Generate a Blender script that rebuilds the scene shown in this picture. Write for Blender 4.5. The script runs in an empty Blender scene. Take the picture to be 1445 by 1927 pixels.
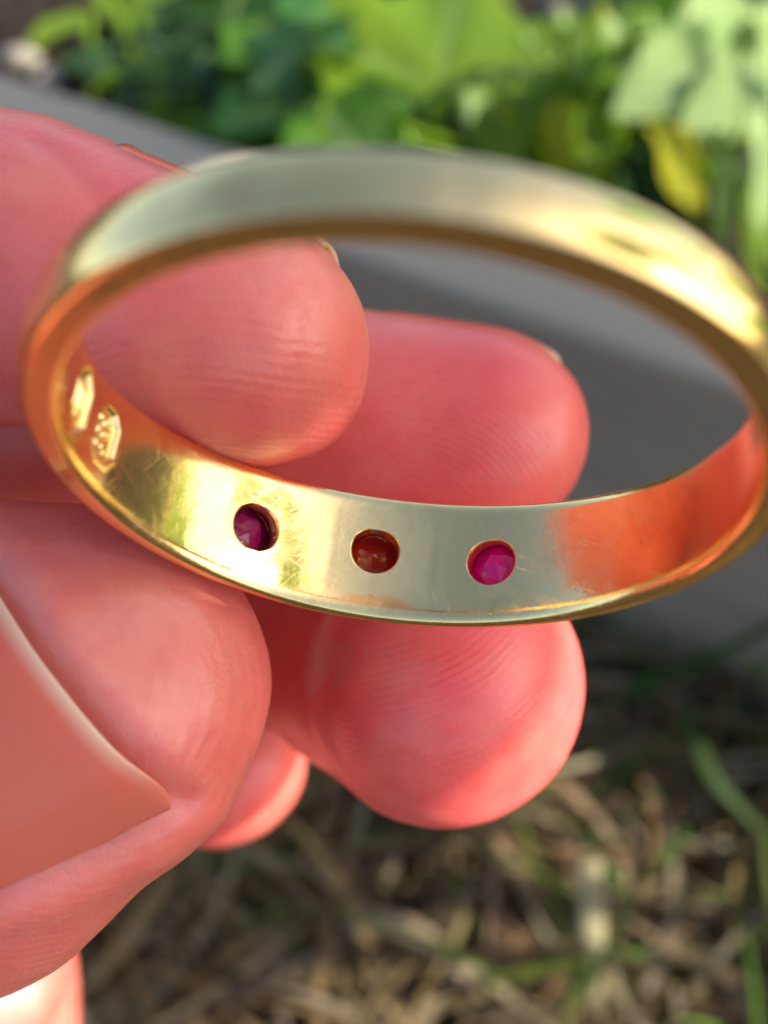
import bpy, bmesh, math, random
import numpy as np
from mathutils import Vector, Matrix, noise
from mathutils.bvhtree import BVHTree
random.seed(7); rng = np.random.default_rng(7)
SC = bpy.context.scene
COL = SC.collection
MM = 0.001

# ------------------------------------------------------------------ camera
F_PX, CX, CY = 1900.0, 722.5, 963.5          # focal length and centre, in photo pixels (1445 x 1927)
PITCH = math.radians(49.0)
H_CAM = 0.210
CAM = Vector((0, 0, H_CAM))
RIGHT = Vector((1, 0, 0))
FWD = Vector((0, math.cos(PITCH), -math.sin(PITCH)))
UP = Vector((0, math.sin(PITCH), math.cos(PITCH)))
cam_data = bpy.data.cameras.new('camera')
cam = bpy.data.objects.new('camera', cam_data); COL.objects.link(cam)
cam.matrix_world = Matrix(((RIGHT.x, UP.x, -FWD.x, CAM.x), (RIGHT.y, UP.y, -FWD.y, CAM.y), (RIGHT.z, UP.z, -FWD.z, CAM.z), (0, 0, 0, 1)))
cam_data.sensor_fit = 'VERTICAL'; cam_data.sensor_height = 7.3; cam_data.sensor_width = 7.3
cam_data.lens = 7.3 * F_PX / 1927.0
cam_data.clip_start = 0.001; cam_data.clip_end = 200
cam_data.dof.use_dof = True
cam_data.dof.focus_distance = 0.0350
cam_data.dof.aperture_fstop = cam_data.lens / 0.98
SC.camera = cam

# ------------------------------------------------------------------ sky, sun, exposure
SUN = Vector((0.79, -0.07, 0.60)).normalized()     # towards the sun
world = bpy.data.worlds.new('World'); SC.world = world; world.use_nodes = True
wn = world.node_tree; wn.nodes.clear()
sky = wn.nodes.new('ShaderNodeTexSky'); sky.sky_type = 'NISHITA'; sky.sun_disc = False
sky.sun_elevation = math.asin(SUN.z); sky.sun_rotation = math.atan2(SUN.x, SUN.y)
sky.air_density = 0.85; sky.dust_density = 2.4; sky.ozone_density = 1.0
bg = wn.nodes.new('ShaderNodeBackground'); bg.inputs['Strength'].default_value = 0.115
wo = wn.nodes.new('ShaderNodeOutputWorld')
wn.links.new(sky.outputs[0], bg.inputs[0]); wn.links.new(bg.outputs[0], wo.inputs[0])
sl = bpy.data.lights.new('sun', 'SUN'); sl.energy = 4.0; sl.angle = math.radians(0.53); sl.color = (1.0, 0.93, 0.82)
sun = bpy.data.objects.new('sun', sl); COL.objects.link(sun)
sun.rotation_euler = SUN.to_track_quat('Z', 'Y').to_euler(); sun.location = (0.3, 0.2, 1.0)
vs = SC.view_settings
vs.view_transform = 'Standard'; vs.look = 'None'; vs.gamma = 1.0; vs.exposure = 1.45; vs.use_curve_mapping = False
SC.cycles.use_denoising = True
SC.cycles.max_bounces = 12; SC.cycles.glossy_bounces = 8; SC.cycles.transmission_bounces = 10

# ------------------------------------------------------------------ helpers
def ray(px, py):
    return RIGHT * ((px - CX) / F_PX) - UP * ((py - CY) / F_PX) + FWD
def at(px, py, z):                      # photo pixel + depth in mm -> world metres
    return CAM + ray(px, py) * (z * MM)
def cv(px, py, z):                      # photo pixel + depth -> camera-frame mm (x right, y down, z forward)
    return np.array([(px - CX) / F_PX * z, (py - CY) / F_PX * z, z], float)
def cw(P):                              # camera-frame mm -> world metres, arrays
    P = np.asarray(P, float)
    R, U, Fw = np.array(RIGHT), np.array(UP), np.array(FWD)
    return np.array(CAM) + MM * (P[..., 0:1] * R - P[..., 1:2] * U + P[..., 2:3] * Fw)
def on_plane(px, py, h):
    d = ray(px, py); t = (h - CAM.z) / d.z
    return CAM + d * t
def tag(o, label=None, cat=None, group=None, kind=None):
    if label: o['label'] = label
    if cat: o['category'] = cat
    if group: o['group'] = group
    if kind: o['kind'] = kind
    return o
def mesh_obj(name, V, Fs, mat=None, parent=None, smooth=True, origin=None):
    V = np.asarray(V, float)
    me = bpy.data.meshes.new(name)
    if origin is None: origin = V.mean(0)
    origin = np.array(origin, float)
    me.from_pydata((V - origin).tolist(), [], Fs if isinstance(Fs, list) else Fs.tolist())
    if smooth: me.polygons.foreach_set('use_smooth', [True] * len(me.polygons))
    me.update()
    if mat: me.materials.append(mat)
    o = bpy.data.objects.new(name, me); COL.objects.link(o)
    o.location = origin
    if parent:
        o.parent = parent; o.location = Vector(origin) - parent.location
    return o
def fattr(me, name, vals):
    a = me.attributes.new(name, 'FLOAT', 'POINT'); a.data.foreach_set('value', np.asarray(vals, np.float32))
def cattr(me, name, vals):
    a = me.attributes.new(name, 'FLOAT_COLOR', 'POINT')
    v = np.ones((len(vals), 4), np.float32); v[:, :3] = vals; a.data.foreach_set('color', v.ravel())
class NT:
    def __init__(s, name):
        s.m = bpy.data.materials.new(name); s.m.use_nodes = True
        s.t = s.m.node_tree; s.t.nodes.clear()
        s.out = s.t.nodes.new('ShaderNodeOutputMaterial')
    def n(s, typ, **kw):
        nd = s.t.nodes.new('ShaderNode' + typ)
        for k, v in kw.items():
            if k.startswith('i_'):
                key = k[2:].replace('_', ' ')
                nd.inputs[key].default_value = v
            else: setattr(nd, k, v)
        return nd
    def l(s, a, b): s.t.links.new(a, b)
    def math(s, op, a, b=None, c=None, clamp=False):
        nd = s.n('Math', operation=op, use_clamp=clamp)
        for i, x in enumerate((a, b, c)):
            if x is None: continue
            if hasattr(x, 'links') or hasattr(x, 'is_linked'): s.l(x, nd.inputs[i])
            else: nd.inputs[i].default_value = x
        return nd.outputs[0]
    def mix(s, fac, a, b, blend='MIX'):
        nd = s.n('Mix', data_type='RGBA', blend_type=blend)
        for i, x in ((0, fac), (6, a), (7, b)):
            if hasattr(x, 'is_linked'): s.l(x, nd.inputs[i])
            else: nd.inputs[i].default_value = x if i == 0 else (*x[:3], 1)
        return nd.outputs[2]
    def noise(s, scale, detail=3, rough=0.5, vec=None, dist=0.0):
        nd = s.n('TexNoise'); nd.inputs['Scale'].default_value = scale; nd.inputs['Detail'].default_value = detail
        nd.inputs['Roughness'].default_value = rough; nd.inputs['Distortion'].default_value = dist
        if vec is not None: s.l(vec, nd.inputs['Vector'])
        return nd
    def ramp(s, fac, stops):
        nd = s.n('ValToRGB'); e = nd.color_ramp.elements
        while len(e) < len(stops): e.new(0.5)
        for k, (p, c) in enumerate(stops):
            e[k].position = p; e[k].color = (*c, 1) if len(c) == 3 else c
        s.l(fac, nd.inputs[0]); return nd.outputs[0]
    def attr(s, name):
        return s.n('Attribute', attribute_name=name)
    def bump(s, h, dist, strength=1.0, normal=None):
        nd = s.n('Bump'); nd.inputs['Distance'].default_value = dist; nd.inputs['Strength'].default_value = strength
        s.l(h, nd.inputs['Height'])
        if normal is not None: s.l(normal, nd.inputs['Normal'])
        return nd.outputs[0]

# ------------------------------------------------------------------ materials
def mat_gold():
    t = NT('yellow_gold'); p = t.n('BsdfPrincipled')
    tc = t.n('TexCoord').outputs['Object']
    st = t.attr('around')     # mm along the band, and mm across it
    sa = t.attr('across')
    cmb = t.n('CombineXYZ'); t.l(st.outputs['Fac'], cmb.inputs[0]); t.l(sa.outputs['Fac'], cmb.inputs[1])
    def scr(rot, sx, sy, lo, hi, seed):
        m0 = t.n('Mapping'); m0.inputs['Rotation'].default_value = (0, 0, rot); t.l(cmb.outputs[0], m0.inputs[0])
        mp = t.n('Mapping'); mp.inputs['Scale'].default_value = (sx, sy, 1); mp.inputs['Location'].default_value = (seed, seed * .7, 0)
        t.l(m0.outputs[0], mp.inputs[0])
        n = t.noise(1.0, 2, .6, mp.outputs[0])
        mr = t.n('MapRange'); mr.inputs[1].default_value = lo; mr.inputs[2].default_value = hi; t.l(n.outputs[0], mr.inputs[0])
        return mr.outputs[0]
    s1 = scr(1.15, 17, .35, .64, .74, 3); s2 = scr(.30, 19, .4, .66, .76, 11); s3 = scr(-.65, 18, .3, .65, .77, 23)
    s4 = scr(1.50, 9, .25, .50, .75, 40)
    tot = t.math('ADD', t.math('ADD', s1, s2), t.math('ADD', s3, t.math('MULTIPLY', s4, .12)))
    big = t.noise(260, 3, .55, tc); fine = t.noise(3500, 3, .6, tc)
    hgt = t.math('ADD', t.math('MULTIPLY', tot, -.22), t.math('MULTIPLY', fine.outputs[0], .6))
    b1 = t.bump(big.outputs[0], 0.00009, .5)
    b2 = t.bump(hgt, 0.000014, .7, b1)
    t.l(b2, p.inputs['Normal'])
    col = t.mix(t.math('MULTIPLY', big.outputs[0], .5), (1.0, .73, .32), (.95, .64, .23))
    vo = t.n('TexVoronoi'); vo.inputs['Scale'].default_value = 1300; t.l(tc, vo.inputs['Vector'])
    spk = t.n('MapRange'); spk.inputs[1].default_value = .11; spk.inputs[2].default_value = .05; t.l(vo.outputs['Distance'], spk.inputs[0])
    gate = t.math('GREATER_THAN', t.noise(700, 2, .5, tc).outputs[0], .60)
    grime = t.n('MapRange'); grime.inputs[1].default_value = .52; grime.inputs[2].default_value = .72; t.l(t.noise(420, 5, .7, tc).outputs[0], grime.inputs[0])
    col = t.mix(t.math('MULTIPLY', grime.outputs[0], .30), col, (.42, .24, .08))
    col = t.mix(t.math('MULTIPLY', t.math('MULTIPLY', spk.outputs[0], gate), .75), col, (.16, .07, .02))
    t.l(col, p.inputs['Base Color'])
    rg = t.n('MapRange'); rg.inputs[1].default_value = .3; rg.inputs[2].default_value = .7; rg.inputs[3].default_value = .10; rg.inputs[4].default_value = .22
    md = t.noise(900, 4, .6, tc); t.l(md.outputs[0], rg.inputs[0]); t.l(rg.outputs[0], p.inputs['Roughness'])
    p.inputs['Metallic'].default_value = 1
    t.l(p.outputs[0], t.out.inputs[0]); return t.m
def mat_gem(name, col, tr):
    t = NT(name); p = t.n('BsdfPrincipled')
    p.inputs['Base Color'].default_value = (*col, 1); p.inputs['Roughness'].default_value = .03
    p.inputs['IOR'].default_value = 1.6; p.inputs['Transmission Weight'].default_value = tr
    p.inputs['Specular IOR Level'].default_value = .28
    t.l(p.outputs[0], t.out.inputs[0]); return t.m
def mat_skin():
    t = NT('skin'); p = t.n('BsdfPrincipled')
    tc = t.n('TexCoord').outputs['Object']
    tint = t.attr('flush').outputs['Fac']; rid = t.attr('ridge').outputs['Fac']; rm = t.attr('ridge_mask').outputs['Fac']
    n1 = t.noise(170, 4, .55, tc); n2 = t.noise(900, 4, .6, tc)
    c = t.mix(tint, (.70, .235, .175), (.83, .075, .085))
    mott = t.n('MapRange'); mott.inputs[1].default_value = .35; mott.inputs[2].default_value = .7; t.l(n1.outputs[0], mott.inputs[0])
    c = t.mix(t.math('MULTIPLY', mott.outputs[0], .5), c, (.82, .33, .215))
    n3 = t.noise(75, 3, .5, tc); m3 = t.n('MapRange'); m3.inputs[1].default_value = .42; m3.inputs[2].default_value = .66; t.l(n3.outputs[0], m3.inputs[0])
    c = t.mix(t.math('MULTIPLY', m3.outputs[0], .40), c, (.76, .085, .07))
    m2 = t.n('MapRange'); m2.inputs[1].default_value = .45; m2.inputs[2].default_value = .75; t.l(n2.outputs[0], m2.inputs[0])
    c = t.mix(t.math('MULTIPLY', m2.outputs[0], .35), c, (.62, .07, .06))
    t.l(c, p.inputs['Base Color'])
    wob = t.noise(420, 2, .5, tc)
    ph = t.math('ADD', t.math('MULTIPLY', rid, 2 * math.pi / .31), t.math('MULTIPLY', wob.outputs[0], 6.5))
    sn = t.math('SINE', ph)
    pores = t.noise(5200, 2, .5, tc)
    brk = t.noise(700, 4, .7, tc)
    amp = t.math('MULTIPLY', rm, t.math('MULTIPLY', brk.outputs[0], t.math('MULTIPLY', brk.outputs[0], 2.0)))
    h = t.math('ADD', t.math('MULTIPLY', t.math('MULTIPLY', sn, amp), .34), t.math('MULTIPLY', pores.outputs[0], .55))
    crease = t.noise(1100, 5, .65, tc, .6)
    h = t.math('ADD', h, t.math('MULTIPLY', crease.outputs[0], .5))
    vc = t.n('TexVoronoi', feature='DISTANCE_TO_EDGE'); vc.inputs['Scale'].default_value = 1700
    nj = t.noise(600, 3, .6, tc); va = t.n('VectorMath', operation='MULTIPLY_ADD'); va.inputs[1].default_value = (.0012, .0012, .0012); t.l(nj.outputs['Color'], va.inputs[0]); t.l(tc, va.inputs[2]); t.l(va.outputs[0], vc.inputs['Vector'])
    cr = t.n('MapRange'); cr.inputs[1].default_value = 0.0; cr.inputs[2].default_value = .12; t.l(vc.outputs['Distance'], cr.inputs[0])
    h = t.math('ADD', h, t.math('MULTIPLY', cr.outputs[0], .22))
    t.l(t.bump(h, 0.000045, .65), p.inputs['Normal'])
    rg = t.n('MapRange'); rg.inputs[3].default_value = .27; rg.inputs[4].default_value = .45; t.l(n2.outputs[0], rg.inputs[0]); t.l(rg.outputs[0], p.inputs['Roughness'])
    p.subsurface_method = 'RANDOM_WALK'
    p.inputs['Subsurface Weight'].default_value = .75
    p.inputs['Subsurface Radius'].default_value = (1.0, .28, .16); p.inputs['Subsurface Scale'].default_value = .0028
    p.inputs['Specular IOR Level'].default_value = .55
    p.inputs['Coat Weight'].default_value = .10; p.inputs['Coat Roughness'].default_value = .34
    t.l(p.outputs[0], t.out.inputs[0]); return t.m
def mat_nail():
    t = NT('nail_plate'); p = t.n('BsdfPrincipled')
    e = t.attr('free_edge').outputs['Fac']
    tc = t.n('TexCoord').outputs['Object']
    c = t.mix(e, (.76, .14, .09), (.84, .47, .33)); t.l(c, p.inputs['Base Color'])
    n = t.noise(300, 3, .5, tc); g = t.attr('grain').outputs['Fac']
    gc = t.n('CombineXYZ'); t.l(g, gc.inputs[0]); gn = t.noise(3.2, 4, .6, gc.outputs[0])
    b1 = t.bump(n.outputs[0], .00012, .5); t.l(t.bump(gn.outputs[0], .00005, .5, b1), p.inputs['Normal'])
    p.inputs['Roughness'].default_value = .24; p.inputs['Specular IOR Level'].default_value = .2
    p.inputs['Subsurface Weight'].default_value = .6; p.inputs['Subsurface Radius'].default_value = (1, .4, .25); p.inputs['Subsurface Scale'].default_value = .0012
    t.l(p.outputs[0], t.out.inputs[0]); return t.m
def mat_board():
    t = NT('weathered_grey_board'); p = t.n('BsdfPrincipled')
    tc = t.n('TexCoord').outputs['Object']
    mp = t.n('Mapping'); mp.inputs['Scale'].default_value = (6, 130, 130); t.l(tc, mp.inputs[0])
    n = t.noise(1.0, 5, .6, mp.outputs[0]); n2 = t.noise(22, 4, .6, tc)
    c = t.ramp(n.outputs[0], [(.3, (.22, .18, .125)), (.7, (.34, .29, .215))])
    c = t.mix(t.math('MULTIPLY', n2.outputs[0], .6), c, (.23, .20, .15)); t.l(c, p.inputs['Base Color'])
    t.l(t.bump(n.outputs[0], .0015, .5), p.inputs['Normal']); p.inputs['Roughness'].default_value = .6
    t.l(p.outputs[0], t.out.inputs[0]); return t.m
def mat_soil(name, a, b):
    t = NT(name); p = t.n('BsdfPrincipled'); tc = t.n('TexCoord').outputs['Object']
    n = t.noise(120, 6, .65, tc); n2 = t.noise(35, 3, .5, tc)
    c = t.ramp(n.outputs[0], [(.32, a), (.7, b)]); t.l(c, p.inputs['Base Color'])
    t.l(t.bump(n.outputs[0], .01, .8), p.inputs['Normal']); p.inputs['Roughness'].default_value = .85; p.inputs['Specular IOR Level'].default_value = .1
    t.l(p.outputs[0], t.out.inputs[0]); return t.m
def mat_leaf(name, base, back, rough=.38, trans=.45, vein=(.35, .45, .18)):
    t = NT(name); p = t.n('BsdfPrincipled'); tc = t.n('TexCoord').outputs['Object']
    v = t.attr('vein').outputs['Fac']; n = t.noise(60, 4, .6, tc); n2 = t.noise(400, 3, .6, tc)
    c = t.mix(t.math('MULTIPLY', n.outputs[0], .7), base, tuple(x * .55 for x in base))
    c = t.mix(t.math('MULTIPLY', v, .55), c, vein)
    t.l(c, p.inputs['Base Color']); p.inputs['Roughness'].default_value = rough; p.inputs['Specular IOR Level'].default_value = .22
    h = t.math('ADD', t.math('MULTIPLY', v, -1.0), t.math('MULTIPLY', n2.outputs[0], .6))
    t.l(t.bump(h, .0008, .7), p.inputs['Normal'])
    tr = t.n('BsdfTranslucent'); tcv = t.mix(t.math('MULTIPLY', v, .5), back, tuple(x * .5 for x in back)); t.l(tcv, tr.inputs[0])
    mx = t.n('MixShader'); mx.inputs[0].default_value = trans; t.l(p.outputs[0], mx.inputs[1]); t.l(tr.outputs[0], mx.inputs[2])
    t.l(mx.outputs[0], t.out.inputs[0]); return t.m
def mat_vcol(name, rough=.6, trans=.25):
    t = NT(name); p = t.n('BsdfPrincipled'); a = t.attr('tone'); tc = t.n('TexCoord').outputs['Object']
    n = t.noise(300, 3, .6, tc)
    c = t.mix(t.math('MULTIPLY', n.outputs[0], .5), a.outputs['Color'], (.05, .04, .03)); t.l(c, p.inputs['Base Color'])
    p.inputs['Roughness'].default_value = rough; p.inputs['Specular IOR Level'].default_value = .12
    tr = t.n('BsdfTranslucent'); t.l(a.outputs['Color'], tr.inputs[0])
    mx = t.n('MixShader'); mx.inputs[0].default_value = trans; t.l(p.outputs[0], mx.inputs[1]); t.l(tr.outputs[0], mx.inputs[2])
    t.l(mx.outputs[0], t.out.inputs[0]); return t.m
M_GOLD = mat_gold(); M_SKIN = mat_skin(); M_NAIL = mat_nail(); M_BOARD = mat_board()
M_LAWN = mat_soil('lawn_soil', (.022, .016, .010), (.075, .055, .036)); M_BED = mat_soil('bed_soil', (.010, .008, .005), (.045, .032, .022))
M_BLADE = mat_vcol('grass_blades')
M_L = {'green': mat_leaf('green_leaf', (.075, .22, .015), (.17, .38, .008)),
       'blue': mat_leaf('bluish_leaf', (.055, .20, .04), (.08, .26, .015), .28, .3),
       'lime': mat_leaf('lime_leaf', (.19, .32, .010), (.36, .50, .008)),
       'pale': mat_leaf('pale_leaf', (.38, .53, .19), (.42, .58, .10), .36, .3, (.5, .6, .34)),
       'yellow': mat_leaf('yellow_leaf', (.50, .48, .008), (.70, .66, .006), .4, .5),
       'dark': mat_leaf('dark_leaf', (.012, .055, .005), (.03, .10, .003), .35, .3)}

# ------------------------------------------------------------------ the setting: ground, bed, edging board
VPX, VPY = -4150.0, -1250.0                 # vanishing point of the board's long edges in the photograph
bd = ray(VPX, VPY); bd.z = 0; bd.normalize()          # along the board, to the left and away
bn = Vector((-bd.y, bd.x, 0));
if bn.y < 0: bn = -bn                                  # away from the camera
b0 = on_plane(1200, 1246, 0.0)                         # foot of the board's near face
tf = ray(1064, 620); s = (b0 - CAM).dot(bn) / tf.dot(bn); B_H = (CAM + tf * s).z
tb = on_plane(240, 210, B_H); B_T = (tb - b0).dot(bn)
print('board height %.4f thickness %.4f' % (B_H, B_T))
def box_pts(o, ax, ay, lx0, lx1, ly0, ly1, z0, z1):
    return [o + ax * x + ay * y + Vector((0, 0, z)) for z in (z0, z1) for x, y in ((lx0, ly0), (lx1, ly0), (lx1, ly1), (lx0, ly1))]
def ground_sheet(name, mat, pts, z, n=2):
    return tag(mesh_obj(name, [(x, y, z) for x, y in pts], [list(range(len(pts)))], mat, smooth=False, origin=(0, 0, z)), kind='structure')
ground_sheet('lawn_ground', M_LAWN, [(-30, -30), (30, -30), (30, 30), (-30, 30)], 0.0)
o2 = b0 + bn * (B_T * .5)
BED_Z = B_H - 0.022
q = [o2 + bd * x + bn * y for x, y in ((-3, 0), (-3, 1.6), (3, 1.6), (3, 0))]
ng = 60
Vb, Fb = [], []
for j in range(ng + 1):
    for i in range(ng + 1):
        x = -1.2 + 2.4 * i / ng; y = .001 + 1.3 * (j / ng) ** 1.5
        P = o2 + bd * x + bn * y
        z = BED_Z + .010 * noise.noise(Vector((P.x * 22, P.y * 22, 1))) + .006 * noise.noise(Vector((P.x * 70, P.y * 70, 4))) if j else BED_Z
        Vb.append((P.x, P.y, z))
for j in range(ng):
    for i in range(ng):
        a = j * (ng + 1) + i; Fb.append([a, a + 1, a + ng + 2, a + ng + 1])
tag(mesh_obj('garden_bed_soil', Vb, Fb, M_BED, origin=(0, 0, BED_Z)), kind='structure')
# board: bevelled plank with slightly uneven arrises
bm = bmesh.new(); bmesh.ops.create_cube(bm, size=1)
bmesh.ops.scale(bm, vec=(1.6, B_T, B_H + .02), verts=bm.verts)
bmesh.ops.subdivide_edges(bm, edges=[e for e in bm.edges if abs(e.verts[0].co.x - e.verts[1].co.x) > .5], cuts=60)
bmesh.ops.bevel(bm, geom=[e for e in bm.edges if len(e.link_faces) == 2 and e.calc_face_angle(0) > .5], offset=.003, segments=3, affect='EDGES', profile=.6)
for v in bm.verts:
    v.co.y += .0012 * noise.noise(Vector((v.co.x * 18, v.co.z * 9, 0)))
    v.co.z += .0010 * noise.noise(Vector((v.co.x * 25, v.co.y * 30, 5)))
me = bpy.data.meshes.new('garden_edging_board'); bm.to_mesh(me); bm.free(); me.materials.append(M_BOARD)
board = bpy.data.objects.new('garden_edging_board', me); COL.objects.link(board)
board.location = b0 + bn * (B_T * .5) + Vector((0, 0, (B_H - .02) / 2)); board.rotation_euler = (0, 0, math.atan2(-bd.y, -bd.x))
tag(board, 'weathered grey plank edging the garden bed behind the hand', 'edging board')

# ------------------------------------------------------------------ ring
C_R = np.array([0.6278621664, -2.0269284107, 27.1516329882])
A_R = np.array([-0.11276112, 0.90964942, -0.39977851]); E1 = np.array([0.992404254, 0.123019495, 0.0]); E2 = np.array([-0.04918055, 0.39674189, 0.91661177])
RI = 9.0
HWF, HWN = 4.597 / 2, 1.46 / 2
def hw(th): return (HWF + HWN) / 2 + (HWF - HWN) / 2 * math.cos(th)
def lerpf(th, near, far): return near + (far - near) * (.5 + .5 * math.cos(th))
def ringpt(th, r, v): return C_R + r * (math.sin(th) * E1 + math.cos(th) * E2) + v * A_R
def hit_inner(px, py):
    d = cv(px, py, 1.0); o = -C_R
    dx = np.array([d @ E1, d @ E2]); ox = np.array([o @ E1, o @ E2])
    a = dx @ dx; b = 2 * ox @ dx; c = ox @ ox - RI * RI
    t = (-b + math.sqrt(b * b - 4 * a * c)) / (2 * a)
    P = d * t - C_R
    return math.atan2(P @ E1, P @ E2), P @ A_R, t
HOLES = [hit_inner(482, 992), hit_inner(706, 1036), hit_inner(924, 1057)]
print('holes', [(round(math.degrees(a), 1), round(b, 2)) for a, b, c in HOLES])
MARKS = [hit_inner(198, 818), hit_inner(150, 752)]
print('marks', [(round(math.degrees(a), 1), round(b, 2), c) for a, b, c in MARKS])
HALF = 1.15      # half block in mm
NB = 48          # cells per block side
RH = .80
UB = HALF / HWF
# columns
dth = .13 / RI
cols = []
blocks = []
stops = []
for (th, v, t) in sorted(HOLES): stops.append((th - HALF / RI, th + HALF / RI, NB, 'hole'))
mk0, mk1 = min(m[0] for m in MARKS) - 1.5 / RI, max(m[0] for m in MARKS) + 1.6 / RI
stops.append((mk0, mk1, int((mk1 - mk0) * RI / .035), 'mark'))
stops.sort()
th = -math.pi
for (s0, s1, n, kd) in stops:
    k = max(1, int(round((s0 - th) / dth)))
    cols += [th + (s0 - th) * i / k for i in range(k)]
    if kd == 'hole': blocks.append(len(cols))
    cols += [s0 + (s1 - s0) * i / n for i in range(n)]
    th = s1
k = int(round((math.pi - th) / dth)); cols += [th + (math.pi - th) * i / k for i in range(k)]
NC = len(cols)
# profile rows: ('in', u) inner flat -1..1 of the flat part ; corners ; outer
rows = []
us_in = [-1 + (1 - UB) * i / 14 for i in range(14)] + [-UB + 2 * UB * i / NB for i in range(NB)] + [UB + (1 - UB) * i / 14 for i in range(15)]
for u in us_in: rows.append(('in', u))
for i in range(1, 9): rows.append(('c1', i / 8))          # inner corner at +hw
for i in range(1, 5): rows.append(('f1', i / 5))          # rim face at +hw
us_out = [1 - (1 - UB) * (i / 16) ** 1.6 for i in range(16)] + [UB - 2 * UB * i / NB for i in range(NB)] + [-UB - (1 - UB) * (1 - (1 - i / 16) ** 1.6) for i in range(17)]
for u in us_out: rows.append(('out', u))
for i in range(1, 5): rows.append(('f2', i / 5))
for i in range(1, 8): rows.append(('c2', i / 8))
NR = len(rows)
j_in0 = 14; j_out0 = rows.index(('out', us_out[16]))
def mark_depth(th, v):
    d = 0.0
    for k, (tm, vm, z) in enumerate(MARKS):
        # clipped-corner cartouche, long axis across the band
        x = (th - tm) * RI; y = v - vm
        hx, hy, ch = (.60, .80, .34) if k == 0 else (.62, .95, .42)
        sd = max(abs(x) - hx, abs(y) - hy, (abs(x) + abs(y) - (hx + hy - ch)) * .7071)
        dep = min(1, max(0, (.02 - sd) / .055))
        dep = dep * dep * (3 - 2 * dep)
        if dep > 0:
            # worn raised figures in the punch
            g = 0
            if k == 0:
                for (bx, by, br) in ((-.22, -.45, .13), (.0, -.35, .12), (.2, -.48, .12), (-.25, -.05, .15), (.02, .0, .12), (.22, -.1, .11), (-.2, .38, .16), (.08, .36, .13), (.25, .45, .12)):
                    g = max(g, 1 - ((x - bx) ** 2 + (y - by) ** 2) / br ** 2)
            else:
                for (bx, by, lx, ly) in ((-.24, -.1, .07, .5), (.05, -.1, .07, .5), (.18, .38, .16, .07), (.3, -.1, .07, .35), (.15, -.5, .14, .07)):
                    g = max(g, 1 - max(abs(x - bx) / lx, abs(y - by) / ly) ** 4)
            g = max(0, g) ** .5
            d = max(d, dep * (.15 - .11 * g * (1 if sd < -.1 else 0)))
            continue
        lip = math.exp(-((sd - .10) / .08) ** 2) * .018      # metal pushed up round the punch
        d -= lip
    return d
W0, W1 = hit_inner(622, 1030)[0], hit_inner(812, 1040)[0]
SEAM = hit_inner(826, 1045)[0]
def worn(th):
    # the middle of the head is worn almost flat inside, with a raised seam beside it
    m = (W0 + W1) / 2; hf = (W1 - W0) / 2; x = abs(th - m) / hf; r = 0.0
    if x < 1.12:
        ch = RI * math.cos(hf) / math.cos(min(x, 1.0) * hf) - RI + 0.0
        k = min(1, max(0, (1.12 - x) / .12)); k = k * k * (3 - 2 * k)
        r += .28 * (ch) * (k if x > 1 else 1)
    r -= .014 * math.exp(-((th - SEAM) * RI / .085) ** 2)
    r += .006 * math.exp(-((th - W0) * RI / .06) ** 2)
    return r
def prof(th, kind, u):
    h = hw(th)
    cxr = lerpf(th, .12, .50); crr = lerpf(th, .10, .30)     # inner corner rounding (axial, radial)
    edge = lerpf(th, .93, .44); top = lerpf(th, 1.06, 1.45)
    flat = h - cxr; RI = 9.0 + lerpf(th, -.20, 0.0) * (.5 - .5 * math.cos(th)) ** .5
    if kind == 'in':
        v = u * flat; r = RI
        r += .012 * (abs(u) ** 4) + worn(th) * (1 - u ** 4)
        return r, v
    if kind == 'c1': a = u * math.pi / 2; return RI + crr * (1 - math.cos(a)) + .012, flat + cxr * math.sin(a)
    if kind == 'c2': a = (1 - u) * math.pi / 2; return RI + crr * (1 - math.cos(a)) + .012, -(flat + cxr * math.sin(a))
    if kind == 'f1': return RI + .012 + crr + (edge - crr) * u, h
    if kind == 'f2': return RI + .012 + edge - (edge - crr) * u, -h
    v = u * h
    dent = .045 * noise.noise(Vector((math.sin(th) * 5.5, math.cos(th) * 5.5, v * .55))) + .008 * noise.noise(Vector((math.sin(th) * 14, math.cos(th) * 14, v * 1.3)))
    return RI + .012 + edge + dent * max(0, 1 - u * u) + (top - edge) * max(0, 1 - abs(u) ** 2.1) ** .72, v
V = []; AR = []; AC = []
for th in cols:
    for kind, u in rows:
        r, v = prof(th, kind, u)
        if kind == 'in' and mk0 <= th <= mk1: r += mark_depth(th, v)
        V.append(ringpt(th, r, v)); AR.append(th * RI); AC.append(v)
Fr = []
skip = set()
for bi in blocks:
    for i in range(NB):
        for j in range(NB):
            skip.add((bi + i, j_in0 + j)); skip.add((bi + i, j_out0 + j))
for i in range(NC):
    for j in range(NR):
        if (i, j) in skip: continue
        i2 = (i + 1) % NC; j2 = (j + 1) % NR
        Fr.append([i * NR + j, i2 * NR + j, i2 * NR + j2, i * NR + j2])
def addv(p, a, c): V.append(p); AR.append(a); AC.append(c); return len(V) - 1
gem_frames = []
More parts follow.
